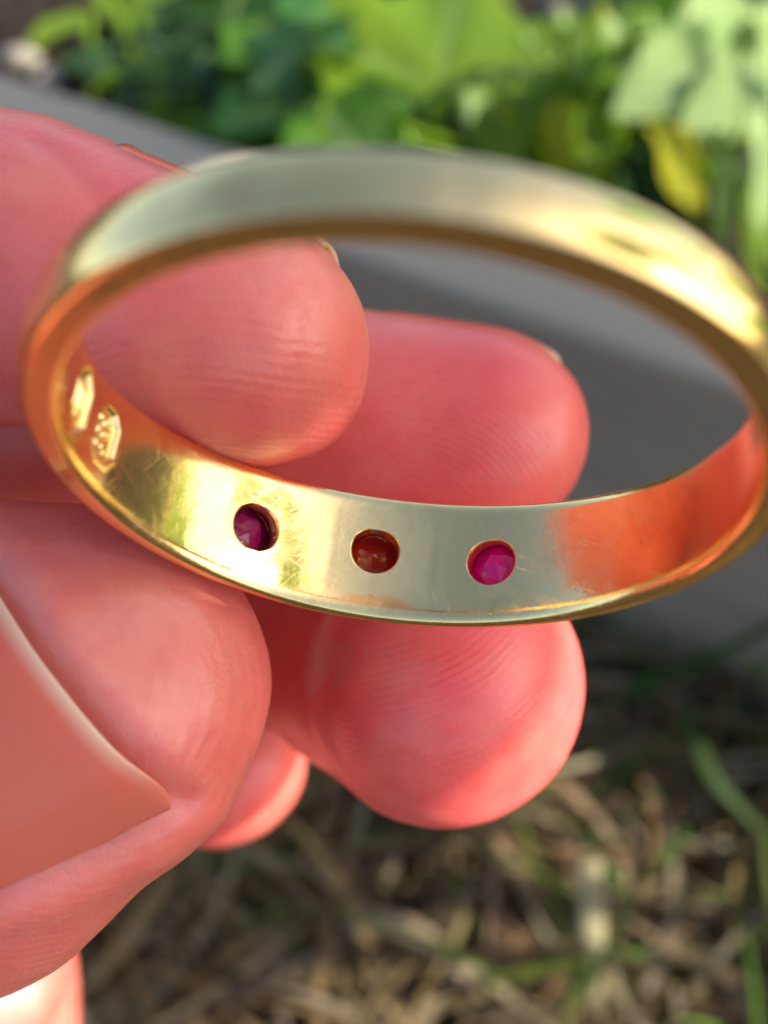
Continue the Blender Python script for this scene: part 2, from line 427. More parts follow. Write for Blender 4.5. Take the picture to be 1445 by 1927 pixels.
for bi, (hth, hv, hz) in zip(blocks, sorted(HOLES)):
    def border(jb, fl):
        L = []
        for i in range(NB): L.append((bi + i, jb))
        for j in range(NB): L.append((bi + NB, jb + j))
        for i in range(NB): L.append((bi + NB - i, jb + NB))
        for j in range(NB): L.append((bi, jb + NB - j))
        return [(i % NC) * NR + j for i, j in L], L
    hv = max(-.12, min(.12, hv))
    loops_all = []
    for side in ('in', 'out'):
        ids, L = border(j_in0 if side == 'in' else j_out0, side)
        par = []
        for (i, j) in L:
            kind, u = rows[j]; th = cols[i]; r, v = prof(th, kind, u); par.append(((th - hth) * RI, v))
        rad = RH if side == 'in' else .96
        loops = [ids]
        NL = 8
        for k in range(1, NL + 1):
            f = k / NL; lp = []
            for (x, y) in par:
                ang = math.atan2(y - hv, x); e = f ** .8
                tx = rad * (1.07 if side == 'in' else 1.02) * math.cos(ang); ty = hv + rad * (1.07 if side == 'in' else 1.02) * math.sin(ang)
                X = x + (tx - x) * e; Y = y + (ty - y) * e
                th = hth + X / RI
                if side == 'in': r = prof(th, 'in', Y / (hw(th) - lerpf(th, .12, .50)))[0]
                else: r = prof(th, 'out', Y / hw(th))[0]
                lp.append(addv(ringpt(th, r, Y), th * RI, Y))
            loops.append(lp)
        angs = [math.atan2(y - hv, x) for x, y in par]
        if side == 'in':
            prs = [(.05, .02), (.015, .055), (0, .11), (0, .4), (0, .62), (.17, .80), (.175, .95)]
            for dr, dep in prs:
                lp = []
                for a in angs:
                    X = (RH + dr) * math.cos(a); Y = hv + (RH + dr) * math.sin(a); th = hth + X / RI
                    # the drilled wall runs parallel to the hole's own axis
                    c0 = ringpt(hth, RI, 0); eu = math.cos(hth) * E1 - math.sin(hth) * E2; er = math.sin(hth) * E1 + math.cos(hth) * E2
                    sag = RI - math.sqrt(RI * RI - X * X)
                    base = (prof(th, 'in', 0)[0] * math.cos(th - hth) - RI) * (1 if dep < .3 else 0)
                    lp.append(addv(c0 + eu * X + A_R * Y + er * (dep + base), th * RI, Y))
                loops.append(lp)
        else:
            lp = []
            for a in angs:
                X = .965 * math.cos(a); Y = hv + .965 * math.sin(a); th = hth + X / RI
                c0 = ringpt(hth, RI, 0); eu = math.cos(hth) * E1 - math.sin(hth) * E2; er = math.sin(hth) * E1 + math.cos(hth) * E2
                lp.append(addv(c0 + eu * X + A_R * Y + er * 1.05, th * RI, Y))
            loops.append(lp)
        n = len(ids)
        for k in range(len(loops) - 1):
            for m in range(n):
                m2 = (m + 1) % n; Fr.append([loops[k][m], loops[k][m2], loops[k + 1][m2], loops[k + 1][m]])
        loops_all.append(loops[-1])
    gem_frames.append((hth, hv))
V = cw(np.array(V)); ring_org = cw(C_R)
ring = bpy.data.objects.new('ring', None); COL.objects.link(ring); ring.location = ring_org; ring.empty_display_size = .005
tag(ring, 'polished yellow gold ring with three small red stones, held in the fingertips', 'ring')
me = bpy.data.meshes.new('band'); me.from_pydata((V - ring_org).tolist(), [], Fr)
bm = bmesh.new(); bm.from_mesh(me); bmesh.ops.recalc_face_normals(bm, faces=bm.faces); bm.to_mesh(me); bm.free()
me.polygons.foreach_set('use_smooth', [True] * len(me.polygons))
fattr(me, 'around', AR); fattr(me, 'across', AC)
me.materials.append(M_GOLD)
band = bpy.data.objects.new('band', me); COL.objects.link(band); band.parent = ring
# gems: round brilliants seen from the pavilion side
GM = [mat_gem('dark_garnet_stone', (.15, .001, .045), .4), mat_gem('red_garnet_stone', (.46, .020, .012), .55), mat_gem('magenta_ruby_stone', (1.0, .004, .25), .3)]
GL = ['dark purple red faceted stone', 'deep red faceted stone set deeper in its hole', 'bright magenta faceted stone']
for k, (hth, hv) in enumerate(gem_frames):
    eu = math.cos(hth) * E1 - math.sin(hth) * E2; er = math.sin(hth) * E1 + math.cos(hth) * E2
    c0 = ringpt(hth, RI, 0) + A_R * hv
    dg = (.90, 1.0, .86)[k]; R = .95
    P = []; rot = (.2, .5, .1)[k]
    def ringv(n, r, d, ph): 
        for i in range(n):
            a = 2 * math.pi * (i + ph) / n + rot; P.append(c0 + eu * r * math.cos(a) + A_R * r * math.sin(a) + er * d)
    gr = random.Random(40 + k)
    def jr(): return 1 + gr.uniform(-.16, .16)
    n1, n2 = 6, 12
    P.append(c0 + er * (dg - .42) + eu * .2 * gr.uniform(-1, 1) + A_R * .12 * gr.uniform(-1, 1))      # blunt culet
    for i in range(n1):
        a = 2 * math.pi * i / n1 + rot + gr.uniform(-.15, .15); r = R * .52 * jr()
        P.append(c0 + eu * r * math.cos(a) + A_R * r * math.sin(a) + er * (dg - .28 + gr.uniform(-.09, .09)))
    ringv(n2, R, dg - .03, 0); ringv(n2, R, dg + .03, 0); ringv(n1, R * .58, dg + .22, .5)
    g0, g1, g2 = 1 + n1, 1 + n1 + n2, 1 + n1 + 2 * n2
    G = []
    for i in range(n1):
        j = (i + 1) % n1; G.append([0, 1 + i, 1 + j])
        G += [[1 + i, g0 + 2 * i, g0 + 2 * i + 1], [1 + i, g0 + 2 * i + 1, 1 + j], [1 + j, g0 + 2 * i + 1, g0 + (2 * i + 2) % n2]]
        t0, t1 = g2 + (i - 1) % n1, g2 + i
        G += [[g1 + 2 * i, t1, g1 + 2 * i + 1], [g1 + 2 * i, t0, t1], [g1 + 2 * i + 1, t1, g1 + (2 * i + 2) % n2]]
    for i in range(n2): j = (i + 1) % n2; G.append([g0 + i, g1 + i, g1 + j, g0 + j])
    G.append(list(range(g2, g2 + n1)))
    o = mesh_obj('gemstone', cw(np.array(P)), G, GM[k], ring, smooth=False)
    bm = bmesh.new(); bm.from_mesh(o.data); bmesh.ops.recalc_face_normals(bm, faces=bm.faces); bm.to_mesh(o.data); bm.free()
    o['label'] = GL[k]

# ------------------------------------------------------------------ hand
def catmull(P, n):
    P = np.array(P, float); Q = np.vstack([2 * P[0] - P[1], P, 2 * P[-1] - P[-2]]); out = []
    for i in range(1, len(Q) - 2):
        p0, p1, p2, p3 = Q[i - 1], Q[i], Q[i + 1], Q[i + 2]
        for k in range(n):
            t = k / n
            out.append(.5 * (2 * p1 + (p2 - p0) * t + (2 * p0 - 5 * p1 + 4 * p2 - p3) * t * t + (3 * p1 - p0 - 3 * p2 + p3) * t ** 3))
    out.append(P[-1]); return np.array(out)
class Loft:
    """closed tapered tube: rows of (x, y, z, a, b) in camera-frame mm, first row is the tip end, a across the view, b in depth"""
    def __init__(s, rows, cap, n=24, sup=2.0, twist=0.0):
        D = catmull(rows, n); s.P = D[:, :3]; s.a = D[:, 3]; s.b = D[:, 4]
        seg = np.linalg.norm(np.diff(s.P, axis=0), axis=1); s.L = np.concatenate([[0], np.cumsum(seg)])
        s.cap = cap; s.sup = sup
        T = np.gradient(s.P, axis=0); T /= np.linalg.norm(T, axis=1)[:, None]; s.T = T
        Zv = np.array([0, 0, 1.0])
        A = np.cross(T, Zv); nA = np.linalg.norm(A, axis=1)[:, None]; A = A / np.maximum(nA, 1e-6)
        # hold the frame steady where the axis runs into depth
        for i in range(len(A)):
            if nA[i] < .25: A[i] = A[i - 1] if i else np.array([0, 1, 0])
        B = np.cross(A, T); B /= np.linalg.norm(B, axis=1)[:, None]; A = np.cross(T, B)
        c, sn = math.cos(twist), math.sin(twist)
        s.A = A * c + B * sn; s.B = B * c - A * sn
    def fac(s, l):
        l = np.asarray(l, float); Ltot = s.L[-1]
        f = np.where(l < s.cap, (1 - np.clip(1 - l / s.cap, 0, 1) ** s.sup) ** (1 / s.sup), 1.0)
        e = Ltot - l; ce = 4.0
        return f * np.where(e < ce, np.sqrt(np.clip(1 - np.clip(1 - e / ce, 0, 1) ** 2, 0, 1)), 1.0)
    def ev(s, l, phi, off=0.0):
        ip = lambda q: np.array([np.interp(l, s.L, q[:, k]) for k in range(3)])
        C, A, B = ip(s.P), ip(s.A), ip(s.B); f = float(s.fac(l)); a = np.interp(l, s.L, s.a) * f; b = np.interp(l, s.L, s.b) * f
        n = A * math.cos(phi) * b + B * math.sin(phi) * a; n /= np.linalg.norm(n) + 1e-9
        return C + A * a * math.cos(phi) + B * b * math.sin(phi) + n * off
    def mesh(s, nphi=40):
        Lt = s.L[-1]
        ls = np.concatenate([s.cap * (1 - np.cos(np.linspace(0.02, math.pi / 2, 16))), np.linspace(s.cap, Lt - 4, 50)[1:], Lt - 4 + 4 * np.sin(np.linspace(0.05, math.pi / 2 - .02, 8))])
        Vv = [];
        for l in ls:
            for k in range(nphi): Vv.append(s.ev(l, 2 * math.pi * k / nphi))
        Ff = []
        m = len(ls)
        for i in range(m - 1):
            for k in range(nphi):
                k2 = (k + 1) % nphi; Ff.append([i * nphi + k, i * nphi + k2, (i + 1) * nphi + k2, (i + 1) * nphi + k])
        Ff.append([k for k in range(nphi)][::-1]); Ff.append([(m - 1) * nphi + k for k in range(nphi)])
        return np.array(Vv), Ff
def row(px, py, z, a, b): x = cv(px, py, z); return (*x, a, b)
FING = {}
FING['index'] = Loft([row(694, 676, 37.3, 4.1, 5.3), row(560, 666, 37.0, 4.45, 5.5), row(430, 638, 36.7, 4.75, 5.8), row(200, 570, 36.8, 5.25, 6.0), row(0, 512, 37.4, 5.75, 6.6),
                      (-22, -8.6, 38.6, 6.6, 7.2), (-33, -9.5, 40, 7.0, 7.4), (-46, -8.5, 44, 8.2, 8.2), (-60, -1, 53, 8.4, 8.4), (-78, 10, 64, 9.5, 10)], 4.6, sup=2.15)
FING['middle'] = Loft([row(1098, 850, 48, 4.7, 4.9), row(1000, 835, 48, 5.0, 5.0), row(860, 820, 48.2, 5.3, 5.2), row(600, 792, 49, 5.6, 5.5), row(300, 770, 50.5, 6.0, 5.9),
                       (-17, -5.5, 52.5, 6.8, 6.6), (-40, -6.5, 58, 8.2, 8), (-57, 1, 66, 8.2, 8.2), (-80, 15, 77, 10, 10)], 5.4, sup=2.2)
FING['ring'] = Loft([row(905, 1318, 39.6, 5.9, 5.6), row(868, 1300, 42, 6.15, 6.0), row(830, 1282, 45, 6.32, 6.2), row(715, 1225, 50, 6.3, 6.2), row(600, 1178, 55, 6.2, 6.2),
                     (-14, 5.2, 64, 6.9, 6.8), (-24, 4.2, 68, 7.2, 7), (-40, 4, 73, 8.2, 8), (-55, 12, 80, 8.2, 8.2), (-78, 25, 88, 10, 10)], 5.6)
FING['pinky'] = Loft([row(555, 1475, 58.5, 4.2, 4.3), row(500, 1455, 59.5, 4.9, 4.9), row(430, 1425, 61, 5.4, 5.3), (-14.5, 13.8, 65, 5.5, 5.4), (-25, 13, 71, 6.0, 5.9),
                      (-42, 15, 80, 7, 7), (-55, 24, 86, 7.2, 7.2), (-74, 36, 96, 9, 9)], 4.8)
FING['thumb'] = Loft([row(505, 1232, 37.2, 5.2, 4.2), row(420, 1248, 36.8, 5.9, 4.9), row(290, 1278, 36.3, 6.55, 5.5), row(150, 1312, 36.2, 7.3, 6.0), row(0, 1360, 36.4, 8.75, 6.8), row(-180, 1425, 37.2, 9.2, 7.3),
                      (-27, 12.5, 40, 9.2, 8.0), (-42, 20, 48, 10, 9.5), (-58, 32, 58, 12, 12), (-74, 50, 70, 14, 14), (-86, 66, 80, 15, 15)], 6.2, sup=2.1)
BODY = [Loft([(-66, 2, 60, 8, 9), (-78, 10, 66, 11, 12), (-88, 32, 76, 15, 15), (-96, 62, 86, 17, 15), (-104, 92, 92, 18, 15), (-118, 150, 96, 20, 18), (-130, 210, 100, 22, 20)], 8),
        Loft([(-68, 24, 88, 8, 9), (-80, 34, 92, 13, 12), (-88, 56, 94, 16, 14), (-98, 84, 96, 16, 14), (-106, 110, 96, 15, 14)], 8),
        Loft([(-72, 8, 70, 8, 10), (-80, 22, 82, 13, 13), (-90, 50, 90, 16, 14), (-100, 84, 94, 16, 14)], 8),
        Loft([row(112, 1905, 70, 6.5, 7), row(60, 1890, 70, 9.5, 9), row(-60, 1905, 71, 12.5, 12), (-42, 40, 74, 15, 14), (-62, 50, 80, 16, 15), (-86, 66, 88, 16, 15)], 7)]
Vh, Fh = [], []
for Lf in list(FING.values()) + BODY:
    v, f = Lf.mesh(); base = len(Vh); Vh += v.tolist(); Fh += [[i + base for i in q] for q in f]
tmp_me = bpy.data.meshes.new('hand_blank'); tmp_me.from_pydata(Vh, [], Fh)
bm = bmesh.new(); bm.from_mesh(tmp_me); bmesh.ops.recalc_face_normals(bm, faces=bm.faces); bm.to_mesh(tmp_me); bm.free()
tmp = bpy.data.objects.new('hand_blank', tmp_me); COL.objects.link(tmp)
md = tmp.modifiers.new('r', 'REMESH'); md.mode = 'VOXEL'; md.voxel_size = .30
sm = tmp.modifiers.new('s', 'SMOOTH'); sm.factor = .5; sm.iterations = 10
dg = bpy.context.evaluated_depsgraph_get()
hm = bpy.data.meshes.new_from_object(tmp.evaluated_get(dg))
bpy.data.objects.remove(tmp); bpy.data.meshes.remove(tmp_me)
nv = len(hm.vertices)
P = np.empty(nv * 3); hm.vertices.foreach_get('co', P); P = P.reshape(-1, 3)
N = np.empty(nv * 3); hm.vertices.foreach_get('normal', N); N = N.reshape(-1, 3)
print('hand verts', nv)
names = list(FING)
dist = np.empty((len(names), nv)); lpos = np.empty((len(names), nv))
for k, nme in enumerate(names):
    Lf = FING[nme]; best = np.full(nv, 1e9); bl = np.zeros(nv)
    for i in range(0, len(Lf.P), 3):
        d = np.linalg.norm(P - Lf.P[i], axis=1); m = d < best; best[m] = d[m]; bl[m] = Lf.L[i]
    dist[k] = best; lpos[k] = bl
own = np.argmin(dist, axis=0); ol = lpos[own, np.arange(nv)]
PX = CX + F_PX * P[:, 0] / P[:, 2]; PY = CY + F_PX * P[:, 1] / P[:, 2]
front = N[:, 2] < .2
def polyd(pts):
    pts = np.array(pts, float); best = np.full(nv, 1e9); tt = np.zeros(nv)
    for i in range(len(pts) - 1):
        a, b = pts[i], pts[i + 1]; ab = b - a
        t = np.clip(((PX - a[0]) * ab[0] + (PY - a[1]) * ab[1]) / (ab @ ab), 0, 1)
        d = np.hypot(PX - a[0] - t * ab[0], PY - a[1] - t * ab[1]); m = d < best; best[m] = d[m]
    return best
thumb = (own == names.index('thumb')) & front & (P[:, 2] < 45)
FREE = [(352, 1508), (292, 1470), (215, 1412), (135, 1318), (62, 1222), (0, 1122), (-60, 1020), (-110, 930)]
FOLD = [(352, 1508), (290, 1556), (200, 1602), (100, 1645), (0, 1678), (-150, 1730), (-420, 1800)]
d1 = polyd(FREE); d2 = polyd(FOLD)
disp = np.zeros(nv)
disp -= np.where(thumb, .34 * np.exp(-((d1 - 0) / 22) ** 2), 0)
disp -= np.where(thumb, .30 * np.exp(-((d2 - 0) / 20) ** 2), 0)
# puffy rolls of skin beside the nail
def below_fold(): 
    x = np.array([p[0] for p in FOLD[::-1]]); y = np.array([p[1] for p in FOLD[::-1]]); return PY > np.interp(PX, x, y)
disp += np.where(thumb & below_fold(), .28 * np.exp(-((d2 - 50) / 40) ** 2), 0)
# gentle lumpiness of living skin
lump = np.array([noise.noise(Vector(p) * .16) * .22 + noise.noise(Vector(p) * .5) * .05 for p in P])
disp += lump
# small creases on index knuckle side and finger pads
def crease(pts, depth, w):
    global disp
    d = polyd(pts); disp -= np.where((own == 0) & front, depth * np.exp(-(d / w) ** 2), 0)
crease([(60, 262), (110, 300), (165, 360), (215, 420)], .22, 14)
in_nail = thumb & (PX < np.interp(PY, [p[1] for p in FREE[::-1]], [p[0] for p in FREE[::-1]])) & ~below_fold()
disp -= np.where(in_nail, .25 * np.clip(np.minimum(d1, d2) / 30, 0, 1), 0)
ED = np.empty(len(hm.edges) * 2, int); hm.edges.foreach_get('vertices', ED); ED = ED.reshape(-1, 2)
deg = np.bincount(ED.ravel(), minlength=nv).astype(float)
def relax(f, it):
    for _ in range(it):
        acc = np.bincount(ED[:, 0], f[ED[:, 1]], nv) + np.bincount(ED[:, 1], f[ED[:, 0]], nv); f = .5 * f + .5 * acc / np.maximum(deg, 1)
    return f
beyond = thumb & (PX >= np.interp(PY, [p[1] for p in FREE[::-1]], [p[0] for p in FREE[::-1]])) & ~below_fold()
disp += np.where(beyond, .30 * np.exp(-((d1 - 70) / 50) ** 2) * np.clip((-N[:, 2] - .45) / .4, 0, 1) * np.clip((430 - PX) / 150, 0, 1), 0)
disp = relax(disp, 4)
P_plain = P + N * lump[:, None]
P2 = P + N * disp[:, None]
hm.vertices.foreach_set('co', P2.ravel())
# fields for the skin material
ridge = np.zeros(nv); rmask = np.zeros(nv); flush = np.zeros(nv)
cent = {'index': (cv(430, 940, 38), 1.0, .6), 'middle': (cv(760, 1050, 44), 1.0, .8), 'ring': (cv(600, 760, 40), 1.0, .95), 'pinky': (cv(300, 1300, 56), 1.0, .75), 'thumb': (cv(180, 1300, 34), 1.0, .30)}
for k, nme in enumerate(names):
    m = own == k; c, sx, fl = cent[nme]; q = P[m] - c
    ridge[m] = np.sqrt((q[:, 0] * sx) ** 2 + q[:, 1] ** 2 + (q[:, 2] * .8) ** 2)
    rmask[m] = np.clip(1.25 - ol[m] / 20, 0, 1)
    flush[m] = fl * np.clip(1.3 - ol[m] / 26, .15, 1)
rmask[thumb & (d1 > 30) & (PX + PY * .6 < 1050)] *= .6
inside_nail = thumb & (PX < np.interp(PY, [p[1] for p in FREE[::-1]], [p[0] for p in FREE[::-1]])) & ~below_fold()
rmask[inside_nail] = 0
rmask[(own == names.index('thumb'))] *= np.clip(2.2 - ol[own == names.index('thumb')] / 8, 0, 1)
V_h = cw(P2)
h_org = np.array(cw(np.array([-95, 80, 88.0])))
me = hm; me.name = 'hand'
me.vertices.foreach_set('co', (V_h - h_org).ravel())
# camera frame (x right, y down, z forward) is right handed, so faces keep their winding
me.polygons.foreach_set('use_smooth', [True] * len(me.polygons))
fattr(me, 'ridge', ridge); fattr(me, 'ridge_mask', rmask); fattr(me, 'flush', flush)
me.materials.clear(); me.materials.append(M_SKIN); me.update()
hand = bpy.data.objects.new('hand', me); COL.objects.link(hand); hand.location = h_org
tag(hand, 'bare hand with flushed fingertips holding the gold ring by its rim', 'hand')
# nails
faces = [tuple(p.vertices) for p in me.polygons]
bvh = BVHTree.FromPolygons([Vector(p) for p in P_plain.tolist()], faces)
def plate(name, grid, edge, lab=None, thick=.22):
    """grid: (nu, nw, 3) outer surface points in camera mm, edge: (nu, nw) free-edge amount"""
    nu, nw, _ = grid.shape
    du = np.gradient(grid, axis=0); dw = np.gradient(grid, axis=1); nn = np.cross(du, dw); nn /= np.linalg.norm(nn, axis=2)[:, :, None] + 1e-9
    cen = grid.mean((0, 1)); 
    if (nn.mean((0, 1)) @ name_dir[name_key]) < 0: nn = -nn
    low = grid - nn * thick
    Vv = np.concatenate([grid.reshape(-1, 3), low.reshape(-1, 3)]); o = nu * nw; Ff = []
    idx = lambda i, j: i * nw + j
    for i in range(nu - 1):
        for j in range(nw - 1):
            Ff.append([idx(i, j), idx(i + 1, j), idx(i + 1, j + 1), idx(i, j + 1)]); Ff.append([o + idx(i, j), o + idx(i, j + 1), o + idx(i + 1, j + 1), o + idx(i + 1, j)])
    rim = [idx(i, 0) for i in range(nu)] + [idx(nu - 1, j) for j in range(1, nw)] + [idx(i, nw - 1) for i in range(nu - 2, -1, -1)] + [idx(0, j) for j in range(nw - 2, 0, -1)]
    for k in range(len(rim)): a, b = rim[k], rim[(k + 1) % len(rim)]; Ff.append([a, b, o + b, o + a])
    ob = mesh_obj(name, cw(Vv), Ff, M_NAIL, hand)
    bm = bmesh.new(); bm.from_mesh(ob.data); bmesh.ops.recalc_face_normals(bm, faces=bm.faces); bm.to_mesh(ob.data); bm.free()
    e = edge.reshape(-1); fattr(ob.data, 'free_edge', np.concatenate([e, e]))
    gg = np.repeat(np.linspace(0, 13, nu), nw); fattr(ob.data, 'grain', np.concatenate([gg, gg]))
    if lab: ob['label'] = lab
    return ob
name_dir = {}
# thumb nail follows the thumb's dorsal surface, which faces the camera
name_key = 't'; name_dir['t'] = np.array([0, 0, -1.0])
fe = catmull([(x, y, 0) for x, y in FREE], 8)[:, :2]
nu, nw = len(fe), 40
grid = np.zeros((nu, nw, 3)); edge = np.zeros((nu, nw))
for i in range(nu):
    u = i / (nu - 1)
    for j in range(nw):
        w = (j / (nw - 1)) ** 1.3
        rc = .05 * max(0, 1 - u / .10) ** 2; w = rc + (1 - rc) * w
        px = fe[i, 0] + w * (-620 + 60 * u); py = fe[i, 1] + w * (270 + 60 * (1 - u))
        d = Vector(cv(px, py, 1.0)); h = bvh.ray_cast(Vector((0, 0, 0)), d.normalized())
        hp = np.array(h[0]) if h[0] is not None else cv(px, py, 38)
        grid[i, j] = hp
        edge[i, j] = max(0, 1 - w * 620 / 34) * min(1, max(.12, (u - .08) / .25))
# smooth the sampled sheet so the plate is one even curve
for it in range(12):
    g = grid.copy(); g[1:-1, 1:-1] = (grid[:-2, 1:-1] + grid[2:, 1:-1] + grid[1:-1, :-2] + grid[1:-1, 2:] + 2 * grid[1:-1, 1:-1]) / 6
    g[1:-1, 0] = (grid[:-2, 0] + grid[2:, 0] + 2 * grid[1:-1, 0]) / 4
    grid = g
for i in range(nu):
    u = i / (nu - 1); side = min(1, u / .22)
    for j in range(nw):
        w = j / (nw - 1); d = -grid[i, j] / np.linalg.norm(grid[i, j])
        lift = .04 * math.exp(-w * 9) - .02
        grid[i, j] += d * (lift * side - .42 * (1 - side) ** 2 + .40 * math.sin(math.pi * min(1, u * 1.1)) ** 1.2)
plate('nail', grid, edge, 'pale-edged thumbnail', .14)
def dorsal_nail(key, l0, l1, phic, half, direction, off=.22):
    global name_key
    name_key = key; name_dir[key] = np.array(direction, float)
    Lf = FING[key]; nu, nw = 17, 20; g = np.zeros((nu, nw, 3)); e = np.zeros((nu, nw))
    for i in range(nu):
        u = -1 + 2 * i / (nu - 1)
        for j in range(nw):
            w = j / (nw - 1); l = l0 + (l1 - l0) * w + .9 * u * u * (1 - w) - .9 * u * u * w
            g[i, j] = Lf.ev(max(.4, l), phic + half * u, off * (1 - abs(u) ** 4) + .05 + (.25 * (1 - w) ** 4))
            e[i, j] = max(0, 1 - w / .12)
    plate('nail', g, e)
def phi_for(key, l, direction):
    Lf = FING[key]; best = None
    for k in range(72):
        ph = 2 * math.pi * k / 72; c = np.array([np.interp(l, Lf.L, Lf.P[:, q]) for q in range(3)])
        s_ = (Lf.ev(l, ph) - c) @ np.array(direction)
        if best is None or s_ > best[0]: best = (s_, ph)
    return best[1]
for key, dr in (('index', (.1, -.93, .35)), ('middle', (.1, -.66, .75))):
    dorsal_nail(key, 1.1, 11.0, phi_for(key, 6, dr), .95, dr)

# ------------------------------------------------------------------ grass and thatch
GRASS_V, GRASS_F, GRASS_C = [], [], []
def blade(Vl, Fl, Cl, base, d, length, width, lift, curl, col, seg=6, roll=0.0, jit=.0):
    """a folded strip: base point, heading d (unit xy), lift = starting elevation angle, curl = change of elevation along it"""
    p = Vector(base); el = lift; hd = math.atan2(d[1], d[0]); b0_ = len(Vl)
    for i in range(seg + 1):
        t = i / seg; w = width * (1 - t ** 2.2 * .92) * .5 * (0.75 + .25 * min(1, t * 5))
        dirv = Vector((math.cos(hd) * math.cos(el), math.sin(hd) * math.cos(el), math.sin(el)))
        side = Vector((-math.sin(hd), math.cos(hd), 0)); up = dirv.cross(side) * -1
        sd = side * math.cos(roll) + up * math.sin(roll); nrm = dirv.cross(sd)
        Vl.append(p + sd * w); Vl.append(p - nrm * w * .35); Vl.append(p - sd * w)
        for _ in range(3): Cl.append(col)
        p = p + dirv * (length / seg); el += curl / seg; hd += jit / seg
        if p.z < .0015: p.z = .0015; el = max(el, .05)
    for i in range(seg):
        a = b0_ + 3 * i; Fl.append([a, a + 1, a + 4, a + 3]); Fl.append([a + 1, a + 2, a + 5, a + 4])
def in_lawn(x, y): return (Vector((x, y, 0)) - b0).dot(bn) < -.002
def jitc(c, a=.25):
    k = 1 + random.uniform(-a, a); return tuple(max(0, q * k * (1 + random.uniform(-.08, .08))) for q in c)
DRY = [(.21, .132, .058), (.25, .178, .09), (.14, .085, .042), (.31, .245, .15), (.10, .062, .032), (.23, .145, .058)]
GRN = [(.045, .13, .012), (.07, .18, .015), (.12, .21, .02), (.03, .09, .012), (.17, .22, .03)]
Vl, Fl, Cl = [], [], []
for k in range(7000):
    x = random.uniform(-.20, .24); y = random.uniform(-.02, .26)
    if not in_lawn(x, y): continue
    a = random.uniform(0, 2 * math.pi)
    blade(Vl, Fl, Cl, (x, y, random.uniform(.001, .014)), (math.cos(a), math.sin(a)), random.uniform(.018, .055), random.uniform(.0009, .0028), random.uniform(-.1, .45), random.uniform(-.9, .3), jitc(random.choice(DRY)), 5, random.uniform(-.6, .6), random.uniform(-1.2, 1.2))
o = mesh_obj('dry_thatch', [tuple(v) for v in Vl], Fl, M_BLADE, origin=(0, .1, 0)); cattr(o.data, 'tone', np.array(Cl)); tag(o, 'brown and straw coloured dead grass matted on the soil', 'thatch', kind='stuff')
Vl, Fl, Cl = [], [], []
for k in range(1500):
    x = random.uniform(-.16, .20); y = random.uniform(0.0, .24)
    if not in_lawn(x, y): continue
    g = on_plane(1330, 1500, 0); dd = math.hypot((x - g.x) / .055, (y - g.y) / .075)
    keep = .95 * math.exp(-dd * dd) + .05 + (.25 if (Vector((x, y, 0)) - b0).dot(bn) > -.03 else 0)
    if random.random() > keep: continue
    a = random.uniform(0, 2 * math.pi)
    blade(Vl, Fl, Cl, (x, y, .001), (math.cos(a), math.sin(a)), random.uniform(.025, .06), random.uniform(.0012, .0026), random.uniform(.35, 1.3), random.uniform(-1.3, -.1), jitc(random.choice(GRN)), 6, random.uniform(-.5, .5), random.uniform(-.6, .6))
o = mesh_obj('grass', [tuple(v) for v in Vl], Fl, M_BLADE, origin=(0, .1, 0)); cattr(o.data, 'tone', np.array(Cl)); tag(o, 'short green grass growing up through the dead thatch', 'grass', kind='stuff')
# the few single stems that can be told apart
def stem(name, pix, zoff, width, col, label):
    pts = [on_plane(px, py, zz) for (px, py), zz in zip(pix, zoff)]
    D = catmull([tuple(p) for p in pts], 10); Vv, Ff = [], []; n = len(D); K = 8
    T = np.gradient(D, axis=0); T /= np.linalg.norm(T, axis=1)[:, None]
    for i in range(n):
        t = i / (n - 1); w = width * (.55 + .45 * math.sin(math.pi * min(1, t * 1.2 + .12))) * .5
        s_ = np.cross(T[i], (0, 0, 1.0)); s_ /= np.linalg.norm(s_) + 1e-9; u_ = np.cross(s_, T[i])
        for k in range(K):
            a = 2 * math.pi * k / K; Vv.append(D[i] + s_ * w * math.cos(a) + u_ * w * .3 * math.sin(a))
    for i in range(n - 1):
        for k in range(K): k2 = (k + 1) % K; Ff.append([i * K + k, i * K + k2, (i + 1) * K + k2, (i + 1) * K + k])
    Ff.append(list(range(K))[::-1]); Ff.append([(n - 1) * K + k for k in range(K)])
    o = mesh_obj(name, Vv, Ff, M_BLADE); cattr(o.data, 'tone', np.array([jitc(col, .1)] * len(Vv)))
    return tag(o, label, 'grass stem')
stem('dry_grass_stem', [(1110, 1600), (1112, 1700), (1118, 1800), (1122, 1910)], [.022, .020, .017, .012], .0052, (.42, .36, .20), 'straight straw coloured blade lying on the thatch beside green grass')
stem('dry_grass_stem', [(640, 1745), (720, 1735), (800, 1765), (860, 1825), (905, 1890)], [.012, .016, .017, .015, .010], .0048, (.36, .27, .17), 'curved tan dead stem arching over the brown thatch')
stem('dry_grass_stem', [(420, 1880), (500, 1850), (600, 1800), (680, 1770)], [.010, .012, .012, .009], .0034, (.30, .22, .13), 'thin brown dead stem lying under the fingers on the thatch')
stem('green_grass_blade', [(1130, 1330), (1250, 1270), (1350, 1230), (1470, 1170)], [.012, .022, .030, .036], .0040, (.03, .085, .010), 'broad green blade leaning across the foot of the plank')
stem('green_grass_blade', [(1290, 1330), (1330, 1450), (1400, 1530), (1470, 1600)], [.030, .030, .026, .02], .0036, (.03, .08, .010), 'green blade bending over the thatch near the foot of the plank')

